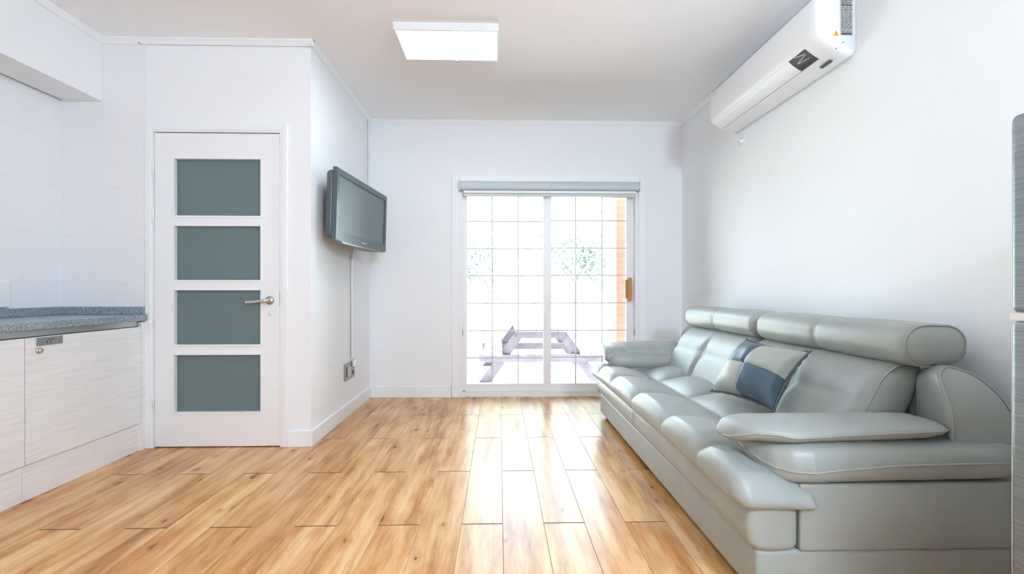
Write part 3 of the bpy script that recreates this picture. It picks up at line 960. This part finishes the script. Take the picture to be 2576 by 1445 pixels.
FAR = [
    (.800, 1.520, 1.650, .545, .500, .030, .030),
    (.806, 1.505, 1.672, .545, .498, .046, .042),
    (.822, 1.490, 1.688, .545, .496, .058, .052),
    (.860, 1.470, 1.696, .545, .496, .066, .058),
    (.960, 1.456, 1.700, .545, .498, .070, .060),
    (1.20, 1.452, 1.702, .550, .502, .070, .060),
    (1.36, 1.458, 1.700, .553, .506, .064, .056),
    (1.430, 1.475, 1.690, .553, .510, .048, .044),
    (1.452, 1.505, 1.660, .551, .515, .010, .010)]
def fine_secs(tab, step):
    xs = sorted(set([r[0] for r in tab]+[tab[0][0]+i*step for i in range(int((tab[-1][0]-tab[0][0])/step)+1)]))
    return [tuple([x]+interp(tab, x)) for x in xs]
for s in (0, 1):
    for nm, tab, pw in (('arm_pad', UP, 3.2), ('arm_roll', LP, 7.0)):
        b = B(); secs = fine_secs(FAR if s and nm == 'arm_pad' else tab, .02)
        l0, l1 = lens_loft(b, secs, 30, pw)
        if nm == 'arm_pad':               # gathers on the outer face
            for v in b.verts:
                yy = v.co.y
                if v.co.z > .512: v.co.z += .003*math.sin(v.co.x*130)*gs(v.co.x-1.0, .06)*gs(yy-1.50, .05)
        if s: mirror(b); l0 = [Vector((p.x, my(p.y), p.z)) for p in l0]
        o = obj(nm, b, LE, so, True)
        b = B(); tube(b, [p for p in l0], .0036, 8); obj('piping', b, LE, o, True)
    b = B(); soft(b, .98, 1.63, 1.50, 1.74, .36, .46, .02, .08, 3)
    if s: mirror(b)
    obj('arm_core', b, LE, so, True)

# ------------------------------------------------------------------ cushion on the sofa
c_lb, c_rb, c_rt, c_lt = Vector((1.095, 2.405, .484)), Vector((1.185, 2.015, .482)), Vector((1.335, 2.005, .735)), Vector((1.275, 2.405, .748))
pc = (c_lb+c_rb+c_rt+c_lt)/4
pl = thing('throw_pillow', 'square pale grey and blue patchwork pillow leaning on the sofa back', 'pillow', (pc.x-.03, pc.y, .475))
pn = (c_rb-c_lb).cross(c_lt-c_lb).normalized()
if pn.x > 0: pn = -pn
def pil_pt(u, v, side):
    uc, vc = u*2-1, v*2-1
    # sides draw in between the corners
    k = .15
    uc2 = uc*(1-k*(1-vc*vc)*abs(uc)**1.5); vc2 = vc*(1-k*(1-uc*uc)*abs(vc)**1.5)
    U, V = (uc2+1)/2, (vc2+1)/2
    P = c_lb*(1-U)*(1-V)+c_rb*U*(1-V)+c_rt*U*V+c_lt*(1-U)*V
    e = (max(0, 1-uc*uc)*max(0, 1-vc*vc))**.42
    th = .106*e
    th -= .008*(gs(uc, .045)+gs(vc, .045))*e if side > 0 else 0
    th += .003*math.sin(uc*9+vc*5)*e
    return P+pn*(th if side > 0 else -th*.22)
N = 40
def pil_patch(u0, u1, v0, v1, side):
    b = B(); n = N//2 if (u1-u0) < .9 else N
    g_ = [[b.verts.new(pil_pt(u0+(u1-u0)*i/n, v0+(v1-v0)*j/n, side)) for j in range(n+1)] for i in range(n+1)]
    for i in range(n):
        for j in range(n): b.faces.new((g_[i][j], g_[i+1][j], g_[i+1][j+1], g_[i][j+1]))
    return b
for (u0, u1, v0, v1, m_, nm, lb) in ((0, .5, .5, 1, 'pil_b', 'blue_patch', None), (.5, 1, 0, .5, 'pil_b', 'blue_patch', None), (0, .5, 0, .5, 'pil_l', 'grey_patch', None), (.5, 1, .5, 1, 'pil_l', 'grey_patch', None)):
    obj(nm, pil_patch(u0, u1, v0, v1, 1), M[m_], pl, True)
obj('back_panel', pil_patch(0, 1, 0, 1, -1), M['pil_l'], pl, True)
edge = []
for i in range(N): edge.append((i/N, 0))
for i in range(N): edge.append((1, i/N))
for i in range(N): edge.append((1-i/N, 1))
for i in range(N): edge.append((0, 1-i/N))
b = B(); R1, R2 = [], []
for (u, v) in edge:                         # flat flange round the edge
    p = pil_pt(u, v, 1); d = (p-pc); d -= pn*d.dot(pn); d.normalize()
    wv = .003*math.sin((u+v*1.3)*40)
    R1.append((b.verts.new(p+pn*.003), b.verts.new(p-pn*.003)))
    R2.append((b.verts.new(p+d*.013+pn*(.0025+wv)), b.verts.new(p+d*.013+pn*(wv-.0025))))
n = len(edge)
for k in range(n):
    j = (k+1) % n
    b.faces.new((R1[k][0], R1[j][0], R2[j][0], R2[k][0])); b.faces.new((R1[k][1], R2[k][1], R2[j][1], R1[j][1]))
    b.faces.new((R2[k][0], R2[j][0], R2[j][1], R2[k][1])); b.faces.new((R1[k][0], R1[k][1], R1[j][1], R1[j][0]))
obj('flange', b, M['pil_t'], pl, True, 'darker flanged edge')

# ------------------------------------------------------------------ garden outside
GZ = -.27
b = B(); box(b, -14, 16, YB+T, 13, GZ-.1, GZ); g_ = obj('ground', b, M['ground']); g_['kind'] = 'structure'
b = B(); box(b, -30, 32, 13, 40, GZ-.1, GZ+.02); g_ = obj('lawn', b, M['grass']); g_['kind'] = 'structure'
b = B(); box(b, WX0-.2, WX1+.2, YB+T, YB+T+.16, GZ, -.02); g_ = obj('trim_8', b, M['ground']); g_['kind'] = 'structure'

pt = thing('picnic_table', 'weathered wooden picnic table with attached benches outside the patio door', 'picnic table', (.58, 7.3, GZ))
xc = .58
b = B()
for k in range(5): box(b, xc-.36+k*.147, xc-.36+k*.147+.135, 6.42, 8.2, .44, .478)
obj('table_top', b, M['skylit'], pt)
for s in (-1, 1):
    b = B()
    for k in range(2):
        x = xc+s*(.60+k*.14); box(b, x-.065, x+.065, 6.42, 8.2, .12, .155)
    obj('bench_seat', b, M['skylit'], pt)
for y in (6.55, 8.0):
    b = B(); box(b, xc-.86, xc+.86, y-.04, y-.0, .015, .118); obj('crossbar', b, M['weather'], pt)
    b = B(); box(b, xc-.34, xc+.34, y-.04, y-.0, .345, .44); obj('top_batten', b, M['weather'], pt)
    for s in (-1, 1):
        b = B(); prism(b, [(xc+s*.20, .44), (xc+s*.34, .44), (xc+s*.86, GZ), (xc+s*.70, GZ)], 'y', y, y+.045); obj('leg', b, M['weather'], pt)

bp = obj('brick_pillar', box(B(), 1.225, 1.62, 4.92, 5.3, GZ, 2.7), M['brick'], loc=(1.42, 5.1, GZ))
props(bp, 'orange brick pillar just outside the right side of the patio door', 'pillar')
po = thing('metal_post', 'slim grey metal post standing outside behind the patio door', 'post', (1.40, 6.0, GZ))
b = B(); cyl(b, (1.40, 6.0, GZ), 'z', .028, 2.62, 16); obj('pole', b, M['plastic_g'], po, True)
b = B(); cyl(b, (1.40, 6.0, GZ), 'z', .06, .02, 16); obj('base_plate', b, M['plastic_g'], po, True)

def tree(name, label, x, y, h, cr, mat, n, lean, leaf=.10, trunk_r=.06):
    t = thing(name, label, 'tree', (x, y, GZ), 'trees in the garden')
    R = random.Random(int(x*100+y*10))
    b = B()
    top = Vector((x+lean, y, GZ+h*.55))
    base_ = Vector((x, y, GZ))
    mid = (base_+top)/2+Vector((-.05, 0, 0))
    tube(b, [base_, mid, top], [trunk_r, trunk_r*.8, trunk_r*.6], 10)
    obj('trunk', b, M['bark'], t, True)
    cc_ = Vector((x+lean, y, GZ+h*.72))
    for k in range(6):
        a = 2*PI*k/6+R.uniform(-.4, .4); r_ = cr*R.uniform(.5, .8)
        e = top+Vector((math.cos(a)*r_, math.sin(a)*r_*.8, h*R.uniform(.08, .30)))
        b = B(); m1 = (top+e)/2+Vector((0, 0, .08))
        tube(b, [top-Vector((0, 0, R.uniform(.05, .3))), m1, e], [trunk_r*.45, trunk_r*.3, trunk_r*.12], 7)
        obj('branch', b, M['bark'], t, True)
    b = B()
    blobs = [(cc_+Vector((R.uniform(-1, 1)*cr*.75, R.uniform(-1, 1)*cr*.6, R.uniform(-.8, .9)*h*.22)), R.uniform(.3, .55)*cr) for _ in range(14)]
    for i in range(n):
        c_, rad = blobs[i % len(blobs)]
        d = Vector((R.gauss(0, 1), R.gauss(0, 1), R.gauss(0, 1))).normalized()
        p = c_+d*rad*R.uniform(.55, 1.05)
        u = Vector((R.gauss(0, 1), R.gauss(0, 1), R.gauss(0, 1))).normalized(); w = u.orthogonal().normalized()
        s_ = leaf*R.uniform(.6, 1.3)
        q = [b.verts.new(p+u*s_), b.verts.new(p+w*s_*.45), b.verts.new(p-u*s_), b.verts.new(p-w*s_*.45)]
        b.faces.new(q)
    me = obj('foliage', b, mat, t)
    return t
tree('garden_tree', 'slender pale tree with bare forking branches behind the picnic table bench', -.30, 9.2, 2.7, 1.05, M['leaf'], 1500, .12, .06, .05)
tree('garden_tree', 'full pale green tree seen through the right half of the patio door', 2.0, 12.2, 3.1, 1.6, M['leaf'], 9000, 0, .065, .08)
tree('garden_tree', 'blue green tree at the left side of the patio door view', -1.2, 14.0, 3.6, 1.7, M['leaf2'], 9000, 0, .075, .08)
tree('garden_tree', 'blue green tree in the middle of the patio door view', 1.4, 18.6, 4.2, 1.9, M['leaf2'], 9000, 0, .075, .08)

# ------------------------------------------------------------------ light
w = bpy.data.worlds.new('daylight'); scn.world = w; w.use_nodes = True
nt = w.node_tree; g = G(nt)
bg = nt.nodes['Background']
tc = g.n('ShaderNodeTexCoord'); up = g.sep(tc.outputs['Generated'])[2]
sky = g.ramp(g.smooth(up, -.1, .9), [(0, (.80, .90, 1, 1)), (1, (.62, .80, 1, 1))])
nt.links.new(sky, bg.inputs['Color']); bg.inputs['Strength'].default_value = 8.0
def portal(name, loc, rot, sx, sy):
    l = bpy.data.lights.new(name, 'AREA'); l.shape = 'RECTANGLE'; l.size = sx; l.size_y = sy
    l.cycles.is_portal = True
    o = bpy.data.objects.new(name, l); o.location = loc; o.rotation_euler = rot; link(o)
portal('patio_portal', ((WX0+WX1)/2, YB+T+.02, 1.0), (-PI/2, 0, 0), 1.75, 2.1)

sl = bpy.data.lights.new('sun', 'SUN'); sl.energy = 70; sl.angle = .02; sl.color = (.97, .98, 1)
so_ = bpy.data.objects.new('sun', sl); so_.location = (8, 8, 9); link(so_)
so_.rotation_euler = Vector((.55, 0, .83)).to_track_quat('Z', 'Y').to_euler()
# ------------------------------------------------------------------ camera
cam = bpy.data.cameras.new('camera'); co = bpy.data.objects.new('camera', cam); link(co)
co.location = (0, 0, 1.0); co.rotation_euler = (PI/2, 0, -math.atan(32/1190))
cam.sensor_width = 36; cam.lens = 1190/2576*36; cam.shift_y = 9.5/2576
cam.clip_start = .02
scn.camera = co
scn.view_settings.view_transform = 'Standard'; scn.view_settings.look = 'None'
scn.view_settings.gamma = 1; scn.view_settings.use_curve_mapping = False
scn.view_settings.exposure = 0.70
scn.cycles.max_bounces = 12; scn.cycles.diffuse_bounces = 10; scn.cycles.glossy_bounces = 4
scn.cycles.transparent_max_bounces = 12
scn.cycles.sample_clamp_indirect = 6
scn.cycles.caustics_reflective = False; scn.cycles.caustics_refractive = False
